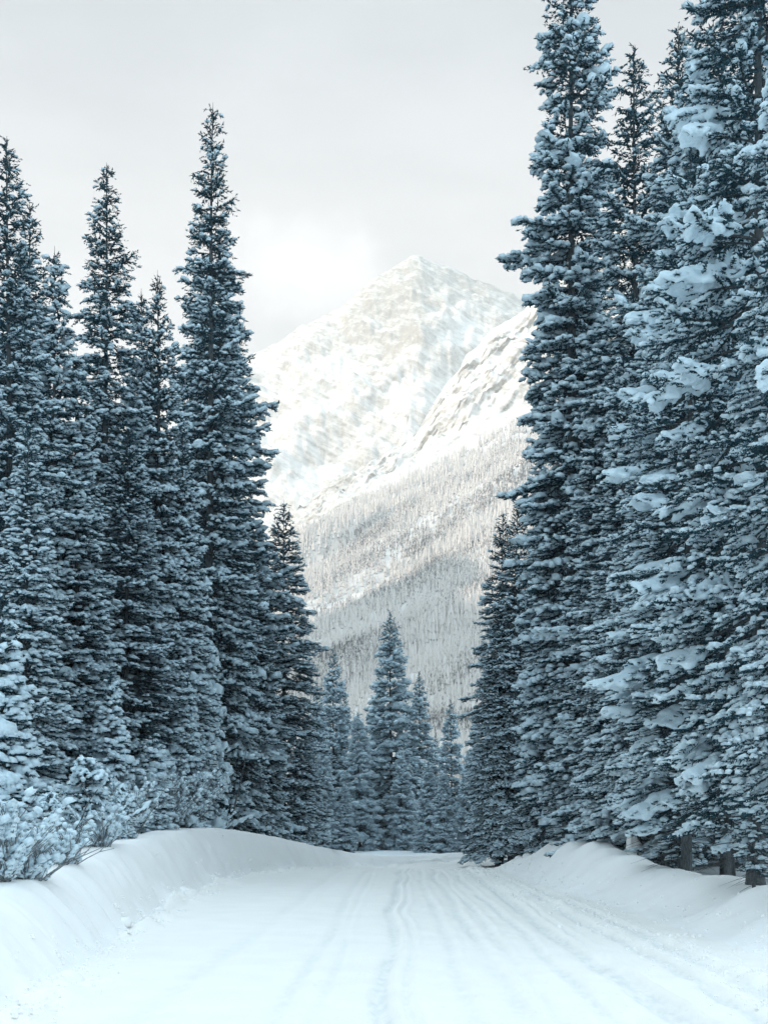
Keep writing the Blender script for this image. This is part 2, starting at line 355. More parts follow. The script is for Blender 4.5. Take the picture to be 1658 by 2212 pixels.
# rocky shoulder on the right, above the wooded slope
shoulder = [(-700, 1560), (300, 1330), (560, 1195), (640, 1118), (700, 1068), (780, 1012), (870, 966), (905, 930), (930, 880), (960, 835), (990, 800), (1005, 768), (1030, 750), (1060, 712), (1100, 690), (1130, 672), (1200, 600), (1350, 480), (1600, 380), (2400, 300)]
treeline = [(-700, 1600), (300, 1370), (560, 1230), (640, 1150), (800, 1062), (1000, 975), (1160, 885), (1400, 800), (2400, 600)]
def disp_sh(x, y, z, t):
    e = np.clip(np.abs(t-1)*6, 0.15, 1)*np.clip((2-t)*4, 0, 1)
    u = x*0.6+z*0.8
    return -38*fbm(u/200, (x-z)/75, 7, 13, 0.62, True)*e*np.clip(t, 0, 1), 15*fbm(x/50, z/50, 6, 14, 0.65, True)*e + 9*fbm((x+z)/160, (x-z)/22, 5, 15, 0.6, True)*e
terrain('rocky_ridge', (250, 1500), [(2750, [(p, r*0.5+900) for p, r in shoulder], True), (2320, shoulder, False), (1980, treeline, True)], disp_sh, M_rock, nu=330, sub=95)
slope_rings = [(1985, [(p, r-4) for p, r in treeline], True), (1500, [(-700, 1650), (300, 1480), (640, 1310), (1160, 1100), (1600, 960), (2400, 900)], True),
               (1050, [(-700, 1690), (300, 1590), (640, 1470), (1160, 1310), (2400, 1230)], True), (700, [(-700, 1725), (640, 1630), (1160, 1550), (2400, 1500)], True),
               (420, [(-700, 1772), (640, 1735), (1160, 1705), (2400, 1690)], True), (190, [(-700, 1782), (2400, 1782)], True)]
def disp_slope(x, y, z, t):
    e = np.clip((4.6-t)/2.2, 0, 1)*np.clip(t*3, 0, 1)
    a = z*0.88-x*0.55                             # spurs run up to the right
    b = x*0.9+z*0.45
    d_ = 26*fbm(a/62+0.5*fbm(b/200, a/150, 3, 24), b/480, 3, 23)*e
    return -d_*2.6, d_*0.9+3*fbm(x/20, y/20, 3, 25)*e
G = terrain('hillside', (-700, 2400), slope_rings, disp_slope, M_slope, nu=260, sub=36)
# wood on the slope: thousands of frosted firs, one mass
def wood():
    n = 29000
    ny, nu = G.shape[:2]
    # sample by image-space area so that the density follows real ground area roughly
    a = G[:-1, :-1]; b_ = G[1:, :-1]; c_ = G[:-1, 1:]
    ar = np.linalg.norm(np.cross(b_-a, c_-a), axis=-1)
    px = CX+a[..., 0]/a[..., 1]*F
    keep = (px > 380) & (px < 1330)
    dens = 0.9+0.8*np.clip(0.5+1.5*fbm((a[..., 2]*0.88-a[..., 0]*0.55)/38, (a[..., 0]+a[..., 2]*0.5)/260, 4, 51), 0, 1)
    tband = np.clip(np.arange(ny-1)/36.0*14, 0.05, 1)[:, None]
    p = (ar*keep*dens*tband/np.maximum(a[..., 1]/1500, 0.45)**0.8).ravel(); p /= p.sum()
    ids = rng.choice(len(p), n, p=p)
    i, j = ids // (nu-1), ids % (nu-1)
    u, v = rng.random(n)[:, None], rng.random(n)[:, None]
    base = a[i, j]*(1-u-v)+b_[i, j]*u+c_[i, j]*v
    h = rng.uniform(9, 17, n)*(0.75+0.35*np.clip(fbm(base[:, 0]/50, base[:, 1]/50, 3, 52)+0.5, 0, 1))
    h *= 0.8+0.5*np.clip(0.5+1.4*fbm((base[:, 2]*0.88-base[:, 0]*0.55)/38, (base[:, 0]+base[:, 2]*0.5)/260, 4, 51), 0, 1)
    r = h*rng.uniform(0.10, 0.16, n)
    # template: two stacked ragged five-sided skirts with a drooping rim
    tv = []; tf = []
    for k, (z0, z1, rr) in enumerate(((0.02, 0.55, 1.0), (0.33, 0.80, 0.72), (0.6, 1.02, 0.42))):
        o = len(tv); tv.append((0, 0, z1, 0))
        for q in range(5): tv.append((cos(q*2*pi/5+k), sin(q*2*pi/5+k), z0, rr))
        for q in range(5): tf.append((o, o+1+q, o+1+(q+1) % 5))
    tv = np.array(tv); tf = np.array(tf); m = len(tv)
    ang = rng.random(n)*6.28
    ca, sa = np.cos(ang)[:, None], np.sin(ang)[:, None]
    rr = tv[None, :, 3]*r[:, None]*rng.uniform(0.6, 1.35, (n, m))
    x = (tv[None, :, 0]*ca-tv[None, :, 1]*sa)*rr; y = (tv[None, :, 0]*sa+tv[None, :, 1]*ca)*rr
    z = (tv[None, :, 2]+rng.uniform(-0.05, 0.05, (n, m))*(tv[None, :, 3] > 0))*h[:, None]
    V = np.stack([x+base[:, None, 0], y+base[:, None, 1], z+base[:, None, 2]], -1).reshape(-1, 3)
    Fc = (tf[None]+np.arange(n)[:, None, None]*m).reshape(-1, 3)
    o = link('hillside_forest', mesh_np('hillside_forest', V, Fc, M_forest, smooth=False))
    tag(o, 'dense frosted conifer forest covering the sunlit slope below the mountain', 'forest', kind='stuff')
wood()
# the ridge that stands left of the valley and keeps the road in the shade
def valley_ridge():
    ny, nx = 200, 60
    Y = np.linspace(-2600, 1750, ny)
    hh = smooth_interp(Y, [-2600, -2200, -1500, 0, 700, 900, 1010, 1150, 1260, 1420, 1750], [60, 430, 540, 540, 540, 545, 600, 690, 430, 240, 10])
    hh = hh + 14*fbm(Y/60, Y*0, 5, 61)*np.clip(hh/200, 0, 1)
    t = np.linspace(-1, 1, nx)
    X = -700+t[None]*hh[:, None]*np.where(t > 0, 0.72, 1.4)[None]
    Z = hh[:, None]*(1-np.abs(t[None])) - 2 + 12*fbm(X/70, Y[:, None]/70, 5, 62, .5, True)*np.clip(np.abs(t[None])*6, 0, 1)*np.clip((1-np.abs(t[None]))*5, 0, 1)
    v = np.stack([X, np.repeat(Y[:, None], nx, 1), Z], -1).reshape(-1, 3)
    i = np.arange(ny-1)[:, None]*nx + np.arange(nx-1)[None]
    f = np.stack([i, i+1, i+nx+1, i+nx], -1).reshape(-1, 4)
    tag(link('hill', mesh_np('hill', v, f, M_rock)), kind='structure')
valley_ridge()
# plain that carries everything out to the horizon
v = [(-7000, -3500, -2.5), (7000, -3500, -2.5), (7000, 7000, -2.5), (-7000, 7000, -2.5)]
tag(link('snow_field', mesh_np('snow_field', v, [(0, 1, 2, 3)], M_ground)), kind='structure')

# ------------------------------------------------------------------ spruce generator
def tufts(n, sd):
    """a spiky sprig of needles: n long thin triangles round a short axis (x = outwards)"""
    r = np.random.default_rng(sd); V = []; Fc = []
    for i in range(n):
        u = -0.5+i/(n-1)*0.9
        ph = r.uniform(0, 2*pi); up = sin(ph)*0.75-0.12
        rad = np.array([0, cos(ph), up])
        b0 = np.array([u, 0, 0]); fw = np.array([1, 0, 0.0])
        tip = b0+fw*r.uniform(0.12, 0.42)+rad*r.uniform(0.24, 0.42)
        side = np.cross(tip-b0, r.normal(size=3)); side /= np.linalg.norm(side)+1e-9
        wd = r.uniform(0.08, 0.14)
        o = len(V); V += [b0-side*wd, b0+side*wd, tip]; Fc.append((o, o+1, o+2))
    return np.array(V), np.array(Fc)
def snowcap(sd, seg=6):
    """a pillow of snow with a rounded top and a closed, slightly hollow underside"""
    r = np.random.default_rng(sd); V = [(0, 0, 0.46)]; Fc = []
    for k, (rr, zz) in enumerate(((0.68, 0.33), (0.98, -0.10))):
        for q in range(seg):
            a = q*2*pi/seg+k*0.5; j = r.uniform(0.78, 1.22)
            V.append((cos(a)*rr*0.62*j, sin(a)*rr*0.42*j, zz+r.uniform(-.07, .07)))
    for q in range(seg):
        q2 = (q+1) % seg
        a, b = 1+q, 1+q2
        Fc += [(0, a, b), (a, a+seg, b+seg), (a, b+seg, b)]
    e = 1+seg
    for q in range(1, seg-1): Fc.append((e, e+q+1, e+q))
    return np.array(V), np.array(Fc)
TUFT = {n: [tufts(n, 100+i) for i in range(5)] for n in (5, 7, 9)}
CAP = {s: [snowcap(200+i, s) for i in range(5)] for s in (4, 5, 6)}
def place(templates, P, Dr, S, r, tilt=1.0, upright=False):
    """templates placed at P, x axis along Dr, scaled by S (n,3)"""
    Vs = []; Fs = []; off = 0
    pick = r.integers(0, len(templates), len(P))
    for k, (tv, tf) in enumerate(templates):
        m = pick == k
        if not m.any(): continue
        p, dd, s = P[m], Dr[m].copy(), S[m]
        dd[:, 2] *= tilt
        dd /= np.linalg.norm(dd, axis=1)[:, None]+1e-9
        side = np.stack([-dd[:, 1], dd[:, 0], np.zeros(len(dd))], 1); side /= np.linalg.norm(side, axis=1)[:, None]+1e-6
        up = np.cross(dd, side)
        q = tv[None]*s[:, None]
        V = q[..., 0:1]*dd[:, None]+q[..., 1:2]*side[:, None]+q[..., 2:3]*up[:, None]+p[:, None]
        Vs.append(V.reshape(-1, 3)); Fs.append((tf[None]+(np.arange(len(p))*len(tv))[:, None, None]).reshape(-1, 3)+off)
        off += len(p)*len(tv)
    return np.concatenate(Vs), np.concatenate(Fs)
def tube(paths, radii, seg=3):
    """many tubes of equal point count: paths (n,k,3), radii (n,k)"""
    n, k = paths.shape[:2]
    tg = np.gradient(paths, axis=1); tg /= np.linalg.norm(tg, axis=2)[..., None]+1e-9
    ref = np.where(np.abs(tg[..., 2:3]) > 0.9, np.array([1.0, 0, 0]), np.array([0, 0, 1.0]))
    s = np.cross(tg, ref); s /= np.linalg.norm(s, axis=2)[..., None]+1e-9
    u = np.cross(s, tg)
    a = np.arange(seg)*2*pi/seg
    V = paths[:, :, None]+radii[:, :, None, None]*(s[:, :, None]*np.cos(a)[None, None, :, None]+u[:, :, None]*np.sin(a)[None, None, :, None])
    i = np.arange(k-1)[:, None]*seg; q = np.arange(seg)[None]
    f = np.stack([i+q, i+(q+1) % seg, i+seg+(q+1) % seg, i+seg+q], -1).reshape(-1, 4)
    Fc = (f[None]+(np.arange(n)*k*seg)[:, None, None]).reshape(-1, 4)
    return V.reshape(-1, 3), Fc
def spruce(seed, H, prof, cs=0.24, spacing=0.30, per=6, snow=0.8, snow_size=1.0, bare=0.04, dead=0, nt_=7, seg=5, inner=0.35, sparse=1.0, lean=0.0, needle=None, pads=0, twig_k=1.0, rod_seg=3, jut=0.10, jutk=1.25, droop=0.0):
    r = np.random.default_rng(seed)
    P = []; Dr = []; T = []; SZ = []; rods = []; rr_ = []
    padc = []
    z = H*bare
    ph0 = r.random()*6.28
    tr = 0.0068*H+0.02
    def trunk_xy(t): return lean*H*t*t*np.array([1, 0])+0.012*H*np.array([sin(t*5+ph0), cos(t*4+ph0)])*t*(1-t)
    while z < H*0.985:
        t = z/H
        n = max(2, int(round(per*(1.0 if t < 0.85 else 0.75)*r.uniform(0.7, 1.25))))
        base = trunk_xy(t)
        for k in range(n):
            ph0 += 2.399+r.normal(0, 0.25)
            L = np.interp(t, prof[0], prof[1])*r.uniform(0.68, 1.08)
            if r.random() < jut: L *= (jutk*r.uniform(0.85, 1.1) if t > 0.35 else 1.05)
            L *= 1+0.22*fbm(np.array([z*0.9]), np.array([cos(ph0)*1.3+seed]), 2, seed+5)[0]
            if r.random() > sparse: continue
            L = max(L, 0.10)
            e = np.interp(t, [0, 0.25, 0.6, 0.85, 1], [-25-droop, -19-droop, -6-droop*0.7, 16-droop*0.4, 55])+r.normal(0, 8)
            e = radians(e)
            s = np.linspace(0, 1, 5)
            sg = np.interp(t, [0, 0.7, 1], [0.26, 0.14, 0.0])*r.uniform(0.6, 1.3)
            zz = z+r.uniform(-.5, .5)*spacing
            def path(s):
                c = base[:, None]*np.ones_like(s)[None]
                bend = 0.12*np.sin(s*2.2+k)*L
                hx = np.cos(ph0)*L*s*cos(e)-np.sin(ph0)*bend; hy = np.sin(ph0)*L*s*cos(e)+np.cos(ph0)*bend
                return np.stack([c[0]+hx, c[1]+hy, zz+L*(sin(e)*s-sg*s*s+0.20*s**4*sg/0.2)], -1)
            rods.append(path(s)); rr_.append((0.010+0.013*L)*(1-0.8*s))
            m = max(1, int(L/(cs*0.62)))
            sa = (np.arange(m)+0.7)/m
            sa = sa[(sa > inner) | (r.random(m) < 0.6)]
            if len(sa):
                pp = path(sa); pq = path(np.minimum(sa+0.05, 1.05)); dd = pq-path(sa-0.0+0.0)
                P.append(pp); Dr.append(dd); T.append(np.full(len(pp), t)); SZ.append(r.uniform(0.8, 1.15, len(pp))*(0.85+0.35*sa))
            # side twigs
            mt_ = int(L/(cs*0.80)*twig_k)
            for q in range(mt_):
                s0 = inner*0.7+(0.95-inner*0.7)*(q+r.random())/mt_
                l = min((0.50*L*(1-s0)+0.16)*r.uniform(0.6, 1.2), 1.0)
                sd = 1 if q % 2 else -1
                a = ph0+sd*radians(r.uniform(35, 62))
                p0 = path(np.array([s0]))[0]
                c = max(1, int(l/(cs*0.72)))
                u = (np.arange(c)+1.0)/c*l
                pts = p0[None]+np.stack([np.cos(a)*u, np.sin(a)*u, -0.20*u*u/l*r.uniform(0.2, 2.2)+0.03], -1)
                P.append(pts); Dr.append(np.tile([cos(a), sin(a), r.uniform(-.45, .1)], (c, 1))); T.append(np.full(c, t)); SZ.append(r.uniform(0.65, 1.05, c))
            if pads and t < 0.95 and r.random() < pads:
                # thick quilts of snow along the outer part of the bough, with lobes hanging over both sides
                s0 = r.uniform(0.30, 0.62); m2 = max(3, int((1.03-s0)*L/0.15)); wk = r.uniform(0.75, 1.25)*min(1.0, 0.45+L/2.6)
                for q in range(m2):
                    v_ = (q+0.5)/m2; s1 = s0+(1.04-s0)*v_
                    c = path(np.array([s1]))[0]
                    wide = (0.10+0.11*sin(pi*min(1, 0.15+0.85*v_)**0.8))*wk*r.uniform(.8, 1.2)
                    padc.append((c[0]+r.normal(0, .03), c[1]+r.normal(0, .03), c[2]+0.05+wide*0.35, ph0, wide, -0.1))
                    for sd in (-1, 1):
                        if r.random() < 0.8:
                            off = wide*r.uniform(0.9, 1.7); ll = wide*r.uniform(0.55, 0.85)
                            padc.append((c[0]-sin(ph0)*off*sd+cos(ph0)*0.1, c[1]+cos(ph0)*off*sd+sin(ph0)*0.1, c[2]+0.03-off*r.uniform(0.2, 0.6), ph0+sd*r.uniform(0.7, 1.3), ll, -r.uniform(0.4, 1.3)))
        z += spacing*r.uniform(0.7, 1.3)*(1.0 if t < 0.8 else 0.7)
    # leader
    topxy = trunk_xy(1.0)
    for q in range(8):
        P.append(np.array([[topxy[0], topxy[1], H*(0.985)-q*cs*0.4+cs*0.2]])); Dr.append(np.array([[0.05*cos(q*2), 0.05*sin(q*2), 1.0]])); T.append(np.array([1.0])); SZ.append(np.array([0.4+0.05*q]))
    P = np.concatenate(P); Dr = np.concatenate(Dr); T = np.concatenate(T); SZ = np.concatenate(SZ)
    Dr = Dr+r.normal(0, 0.15, Dr.shape)*np.linalg.norm(Dr, axis=1)[:, None]
    s = (cs*1.25*SZ)[:, None]*np.ones((1, 3))
    nv, nf = place(TUFT[nt_], P, Dr, s, r)
    # snow lies on most sprigs, less towards the tip
    px_ = snow*np.interp(T, [0, 0.7, 0.85, 1.0], [1.0, 0.95, 0.6, 0.12])
    cl = 0.5+0.5*fbm(P[:, 0]*1.1+P[:, 2]*0.9, P[:, 1]*1.1-P[:, 2]*0.8, 3, seed)
    rad_ = np.hypot(P[:, 0]-lean*H*T*T, P[:, 1])/(np.interp(T, prof[0], prof[1])+0.05)
    k = r.random(len(P)) < px_*(0.12+1.25*cl)*(0.12+1.15*sm((rad_-0.25)/0.45))
    k &= np.abs(Dr[:, 2]) < 0.9*np.linalg.norm(Dr, axis=1)
    sp = P[k].copy(); q = snow_size*cs*SZ[k]*r.uniform(0.65, 1.2, k.sum())*(0.75+0.6*cl[k])*np.interp(T[k], [0, .75, 1], [1.0, 0.9, 0.6])
    q *= np.where(r.random(len(q)) < 0.06, r.uniform(1.3, 1.7, len(q)), 1.0)
    sp[:, 2] += 0.20*q
    sv, sf = place(CAP[seg], sp, Dr[k], np.stack([q*1.15, q*1.25, q*r.uniform(0.5, 0.95, len(q))], 1), r, tilt=1.0)
    bv, bf = tube(np.array(rods), np.array(rr_), rod_seg)
    # trunk with a flared foot
    tz = np.concatenate([[-0.6, 0, 0.15, 0.5], np.linspace(1.2, H, 22)])
    tp = np.array([[*trunk_xy(max(0, a/H)), a] for a in tz])
    trd = tr*(1-np.clip(tz/H, 0, 1))**0.85+0.006; trd[:3] *= (1.35, 1.22, 1.1)
    tv, tf = tube(tp[None], trd[None], 10)
    # dead bare sticks under the crown
    if dead:
        dp = []; dr_ = []
        for q in range(dead):
            a = r.random()*6.28; l = r.uniform(0.5, 1.9); z0 = r.uniform(0.03, bare+0.14)*H; s_ = np.linspace(0, 1, 5)
            dp.append(np.stack([cos(a)*l*s_, sin(a)*l*s_, z0-0.28*l*s_**1.5+0.1*r.normal()*s_], -1)); dr_.append(0.017*(1-0.8*s_))
        dv, df = tube(np.array(dp), np.array(dr_), 4)
        bf = np.concatenate([bf, df+len(bv)]); bv = np.concatenate([bv, dv])
    meshes = dict(trunk=mesh_np('trunk', tv, tf, M_bark), limbs=mesh_np('limbs', bv, bf, M_bark),
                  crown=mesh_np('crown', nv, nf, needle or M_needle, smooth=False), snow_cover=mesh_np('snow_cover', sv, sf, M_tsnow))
    padme = None
    if padc:
        padc = np.array(padc)
        C = padc[:, :3]; A = padc[:, 3]; W = padc[:, 4]
        bm_v, bm_f = ICO
        n = len(C); S = np.stack([W*r.uniform(1.0, 1.35, n), W*r.uniform(0.75, 1.0, n), W*r.uniform(0.6, 0.85, n)], 1)
        Dd = np.stack([np.cos(A), np.sin(A), padc[:, 5]], 1)
        pv, pf = place([(bm_v, bm_f)], C, Dd, S, r)
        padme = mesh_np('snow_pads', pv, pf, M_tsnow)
    return meshes, padme
def ico():
    import bmesh
    b = bmesh.new(); bmesh.ops.create_icosphere(b, subdivisions=2, radius=1.0)
    v = np.array([x.co[:] for x in b.verts]); f = np.array([[q.index for q in p.verts] for p in b.faces]); b.free()
    return v, f
ICO = ico()
def remesh_np(me, voxel):
    """fuse overlapping lumps of snow into one smooth body"""
    o = bpy.data.objects.new('snow_pads', me); col.objects.link(o)
    m = o.modifiers.new('fuse', 'REMESH'); m.mode = 'VOXEL'; m.voxel_size = voxel; m.use_smooth_shade = True
    s = o.modifiers.new('soften', 'SMOOTH'); s.factor = 0.6; s.iterations = 4
    dg = bpy.context.evaluated_depsgraph_get()
    me2 = bpy.data.meshes.new_from_object(o.evaluated_get(dg)); me2.name = 'snow_pads'
    co = np.empty(len(me2.vertices)*3, np.float32); me2.vertices.foreach_get('co', co); co = co.reshape(-1, 3)
    no = np.empty(len(me2.vertices)*3, np.float32); me2.vertices.foreach_get('normal', no); no = no.reshape(-1, 3)
    dsp = 0.045*fbm(co[:, 0]*7+co[:, 2]*3, co[:, 1]*7-co[:, 2]*4, 4, 77, 0.6)
    dsp -= 0.05*(no[:, 2] < -0.2)*np.abs(fbm(co[:, 0]*9, co[:, 1]*9, 2, 78))
    co += no*dsp[:, None]
    me2.vertices.foreach_set('co', co.ravel()); me2.update()
    me2.polygons.foreach_set('use_smooth', np.ones(len(me2.polygons), bool))
    bpy.data.objects.remove(o); me2.materials.clear(); me2.materials.append(M_tsnow)
    return me2

def prof(pts, H=1.0):
    a = sorted(pts); return ([p[0] for p in a], [p[1]*H for p in a])
PR_SLIM = [(0, .105), (.12, .105), (.3, .088), (.5, .066), (.65, .053), (.78, .038), (.87, .028), (.95, .015), (1, .003)]
PR_FULL = [(0, .11), (.15, .125), (.35, .11), (.55, .085), (.7, .066), (.82, .046), (.92, .026), (1, .004)]
PR_CONE = [(0, .16), (.1, .18), (.3, .15), (.55, .10), (.8, .05), (.93, .022), (1, .004)]
PR_COL = [(0, .075), (.2, .10), (.5, .088), (.7, .072), (.85, .05), (.95, .028), (1, .004)]
PR_RAG = [(0, .065), (.2, .06), (.4, .054), (.6, .049), (.76, .042), (.89, .030), (.96, .017), (1, .003)]
PROTO = {}
def make(name, H, *a, voxel=0.045, **k):
    m, p = spruce(*a[:1], H, prof(a[1], H), **k)
    if p is not None: m['snow_pads'] = remesh_np(p, voxel)
    PROTO[name] = (H, m)
make('spire', 27, 11, PR_SLIM, inner=0.24, cs=0.225, spacing=0.40, per=6, snow=0.95, snow_size=1.12, jut=0.16, jutk=1.5, twig_k=1.15, seg=4)
make('spire_b', 24, 12, PR_FULL, inner=0.24, cs=0.225, spacing=0.40, per=6, snow=1.1, snow_size=1.3, twig_k=1.15, seg=4)
make('spire_c', 23, 13, PR_SLIM, inner=0.24, cs=0.225, spacing=0.40, per=6, snow=1.15, snow_size=1.35, jut=0.15, jutk=1.35, twig_k=1.15, seg=4)
make('full', 26, 14, PR_FULL, cs=0.225, spacing=0.40, per=6, snow=1.0, snow_size=1.2, dead=60, bare=0.08, droop=6, twig_k=1.1, seg=4)
make('ragged', 30, 22, PR_RAG, inner=0.24, cs=0.225, spacing=0.40, per=6, snow=1.0, dead=60, bare=0.08, snow_size=1.25, jut=0.14, jutk=1.4, twig_k=1.2, seg=5)
make('near', 27, 16, [(0, .06), (.1, .10), (.3, .11), (.5, .095), (.7, .075), (.85, .055), (.95, .03), (1, .004)], cs=0.20, spacing=0.46, per=6, snow=0.7, dead=140, bare=0.10, pads=0.40, inner=0.3, snow_size=1.0, voxel=0.07, jut=0.14, jutk=1.35, rod_seg=4, droop=6)
make('small', 8, 17, PR_CONE, cs=0.20, spacing=0.26, per=6, snow=1.3, snow_size=1.7, bare=0.03)
make('small_b', 5, 18, PR_CONE, cs=0.17, spacing=0.24, per=6, snow=1.0, snow_size=1.8, bare=0.03)
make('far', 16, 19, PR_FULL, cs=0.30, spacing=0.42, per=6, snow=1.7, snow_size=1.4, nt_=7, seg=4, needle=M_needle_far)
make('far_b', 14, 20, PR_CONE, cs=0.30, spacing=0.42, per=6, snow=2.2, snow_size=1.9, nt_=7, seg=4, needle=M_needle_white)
make('near_b', 25, 23, [(0, .05), (.1, .10), (.3, .12), (.5, .09), (.8, .05), (.95, .025), (1, .004)], cs=0.21, spacing=0.52, per=6, snow=0.75, dead=200, bare=0.13, pads=0.22, inner=0.35, snow_size=1.15, voxel=0.06, jut=0.14, jutk=1.4, droop=7, nt_=5, seg=4)
make('shrub', 3, 25, [(0, .22), (.35, .34), (.7, .22), (1, .05)], cs=0.17, spacing=0.2, per=7, snow=1.0, snow_size=1.6, bare=0.02, pads=0.45, voxel=0.03, nt_=5, seg=4)
make('understory', 10, 21, [(0, .05), (.2, .10), (.5, .10), (.8, .06), (1, .005)], cs=0.24, spacing=0.36, per=5, snow=0.9, snow_size=1.3, dead=50, bare=0.12, nt_=7, seg=4)

def tree(name, kind, px, top, D, label, wid=1.0, rot=0.0, group=None, cat='tree', h=None):
    x = (px-CX)/F*D
    zb = float(ground_z(x, D))-0.03
    H0, ms = PROTO[kind]
    Hh = h if h else HC+(HOR-top)/F*D-zb
    r = bpy.data.objects.new(name, None); col.objects.link(r)
    s = Hh/H0
    r.location = (x, D, zb); tl = random.gauss(0, 0.012); r.rotation_euler = (Matrix.Rotation(tl, 4, 'Y') @ Matrix.Rotation(rot, 4, 'Z')).to_euler(); r.location.x -= Hh*sin(tl); r.scale = (s, s, s)
    r.empty_display_size = 0.3
    tag(r, label, cat, group)
    for nm, me in ms.items():
        o = link(nm, me, r)
        if nm != 'trunk': o.scale = (wid, wid, 1); o['kind'] = 'stuff'
    return r
exec_trees = True
G1 = 'tall spruces along the left side of the road'
G2 = 'tall spruces along the right side of the road'
G3 = 'spruces across the bend at the end of the road'
T = tree
T('spruce_tree', 'spire', 14, 293, 33, 'tall dense snowy spruce cut by the left edge of the photo', 1.15, 0.4, G1)
T('spruce_tree', 'spire', 64, 432, 37, 'slim dark-tipped spruce just right of the leftmost tall spruce, tip half hidden by it', 0.95, 2.0, G1)
T('spruce_tree', 'spire_c', 118, 530, 36, 'short-tipped spruce between the leftmost tall spruce and the one with jutting upper boughs', 1.05, 1.0, G1)
T('spruce_tree', 'spire', 230, 350, 41, 'spire spruce with sparse dark top and long jutting upper boughs', 1.05, 3.2, G1)
T('spruce_tree', 'spire_b', 340, 582, 42, 'snow-crusted spruce with a blunt rounded tip, left neighbour of the tallest spire', 0.8, 0.9, G1)
T('spruce_tree', 'spire_c', 305, 622, 43, 'spruce with a lower second tip, pressed against the blunt-tipped spruce', 0.9, 5.0, G1)
T('spruce_tree', 'spire', 460, 220, 50, 'tallest spire spruce on the left with a thin dark pointed top against the sky', 0.88, 5.1, G1)
T('spruce_tree', 'full', 505, 1000, 53, 'mid-height spruce in front of the tallest left spire, at its lower right side', 0.95, 2.2, G1)
T('spruce_tree', 'spire_c', 395, 915, 42, 'heavily snowed spruce with its tip halfway up the left wall of trees', 1.05, 4.0, G1)
T('spruce_tree', 'full', 613, 1078, 58, 'dark slender spruce at the right end of the left tree line', 1.3, 1.3, G1)
T('spruce_tree', 'spire_c', 165, 760, 36, 'thick spruce filling the left wall below the jutting-bough spire', 1.2, 2.6, G1)
T('spruce_tree', 'spire_b', 275, 900, 39, 'wide spruce low in the left wall under the blunt-tipped spruce', 1.3, 0.1, G1)
T('spruce_tree', 'spire_b', 550, 1180, 55, 'spruce wedged between the tallest left spire and the end of the left tree line', 0.95, 3.9, G1)
T('spruce_tree', 'spire_c', 60, 900, 31, 'spruce standing lower in front of the leftmost tall spruce', 1.15, 4.4, G1)
G4 = 'small snow-laden spruces in front of the left tree line'
T('young_spruce', 'small', 433, 1180, 44, 'young spruce thick with snow in front of the tallest left spire', 0.6, 0.5, G4)
T('young_spruce', 'small', 405, 1450, 40, 'short young spruce with heavy snow clumps above the middle of the left bank', 0.9, 2.5, G4)
T('young_spruce', 'small', 238, 1440, 33, 'short snowy spruce just above and behind the round snow-covered bush', 1.05, 1.5, G4)
T('young_spruce', 'small', 0, 1270, 24, 'snow-plastered young spruce at the very left edge above the bushes', 1.0, 4.0, G4)
T('young_spruce', 'small_b', 330, 1560, 35, 'knee-branched little spruce between the two short snowy spruces', 1.2, 4.9, G4)
T('young_spruce', 'small', 660, 1560, 62, 'low snowy spruce at the foot of the dark slender spruce by the bend', 1.1, 1.9, G4)
# right side
T('spruce_tree', 'ragged', 1235, -220, 44, 'tallest right-hand spruce, its ragged left boughs reaching out over the mountain', 1.0, 1.1, G2)
T('spruce_tree', 'spire', 1368, 96, 40, 'narrow spruce with a small star-like tip between the tallest right spruce and the near ones', 1.1, 0.2, G2)
T('spruce_tree', 'ragged', 1465, 50, 37, 'blunt dark spruce top right of the narrow star-tipped spruce', 1.0, 2.8, G2)
T('spruce_tree', 'full', 1555, -160, 33, 'dark tall spruce in the upper right behind the snow-padded boughs', 1.0, 3.9, G2)
T('spruce_tree', 'near', 1640, -560, 22.5, 'nearest spruce at the right edge with thick pillows of snow on its boughs', 1.0, 0.7, G2)
T('spruce_tree', 'near', 1490, 330, 28, 'near spruce with pillowed boughs left of the nearest spruce at the right edge', 1.25, 3.4, G2)
T('spruce_tree', 'near_b', 1720, -100, 19, 'spruce mostly outside the right edge, only its left snow-padded boughs showing', 1.0, 2.2, G2)
T('spruce_tree', 'full', 1118, 1068, 60, 'twin-tipped dark spruce at the left end of the right tree line, right tip', 0.9, 0.3, G2)
T('spruce_tree', 'full', 1086, 1100, 61, 'left and slightly lower tip of the twin-tipped spruce by the bend', 1.05, 1.6, G2)
T('spruce_tree', 'full', 1082, 1250, 60, 'bushy dark spruce at the outer left foot of the right tree line', 0.9, 4.6, G2)
T('spruce_tree', 'full', 1185, 1010, 50, 'broad spruce under the tallest right spruce, its boughs drooping to the bank', 0.95, 2.9, G2)
T('spruce_tree', 'spire_c', 1345, 745, 36, 'snowy spruce with its tip against the trunk of the star-tipped spruce', 1.05, 5.5, G2)
T('spruce_tree', 'near_b', 1285, 930, 41, 'spruce in front of the right foot of the tallest right spruce', 1.25, 1.7, G2)
T('spruce_tree', 'near_b', 1313, 1150, 37.5, 'thick bare-trunked spruce rising just behind the high point of the right bank', 1.25, 4.2, G2)
T('spruce_tree', 'near_b', 1383, 980, 34, 'bare-trunked spruce with a snow-plastered foot right of the thick trunk', 1.1, 5.3, G2)
T('spruce_tree', 'near_b', 1440, 600, 33, 'tall spruce in the dark middle of the right wall of trees', 1.1, 2.4, G2)
T('spruce_tree', 'understory', 1465, 1420, 29, 'thin-trunked small spruce behind the right bank', 1.1, 0.9, G2)
T('spruce_tree', 'near_b', 1560, 900, 25, 'spruce with long drooping snowy boughs low on the right', 1.1, 1.2, G2)
T('spruce_tree', 'understory', 1625, 1500, 21.5, 'pale slim-trunked small spruce at the lower right edge', 1.1, 3.0, G2)
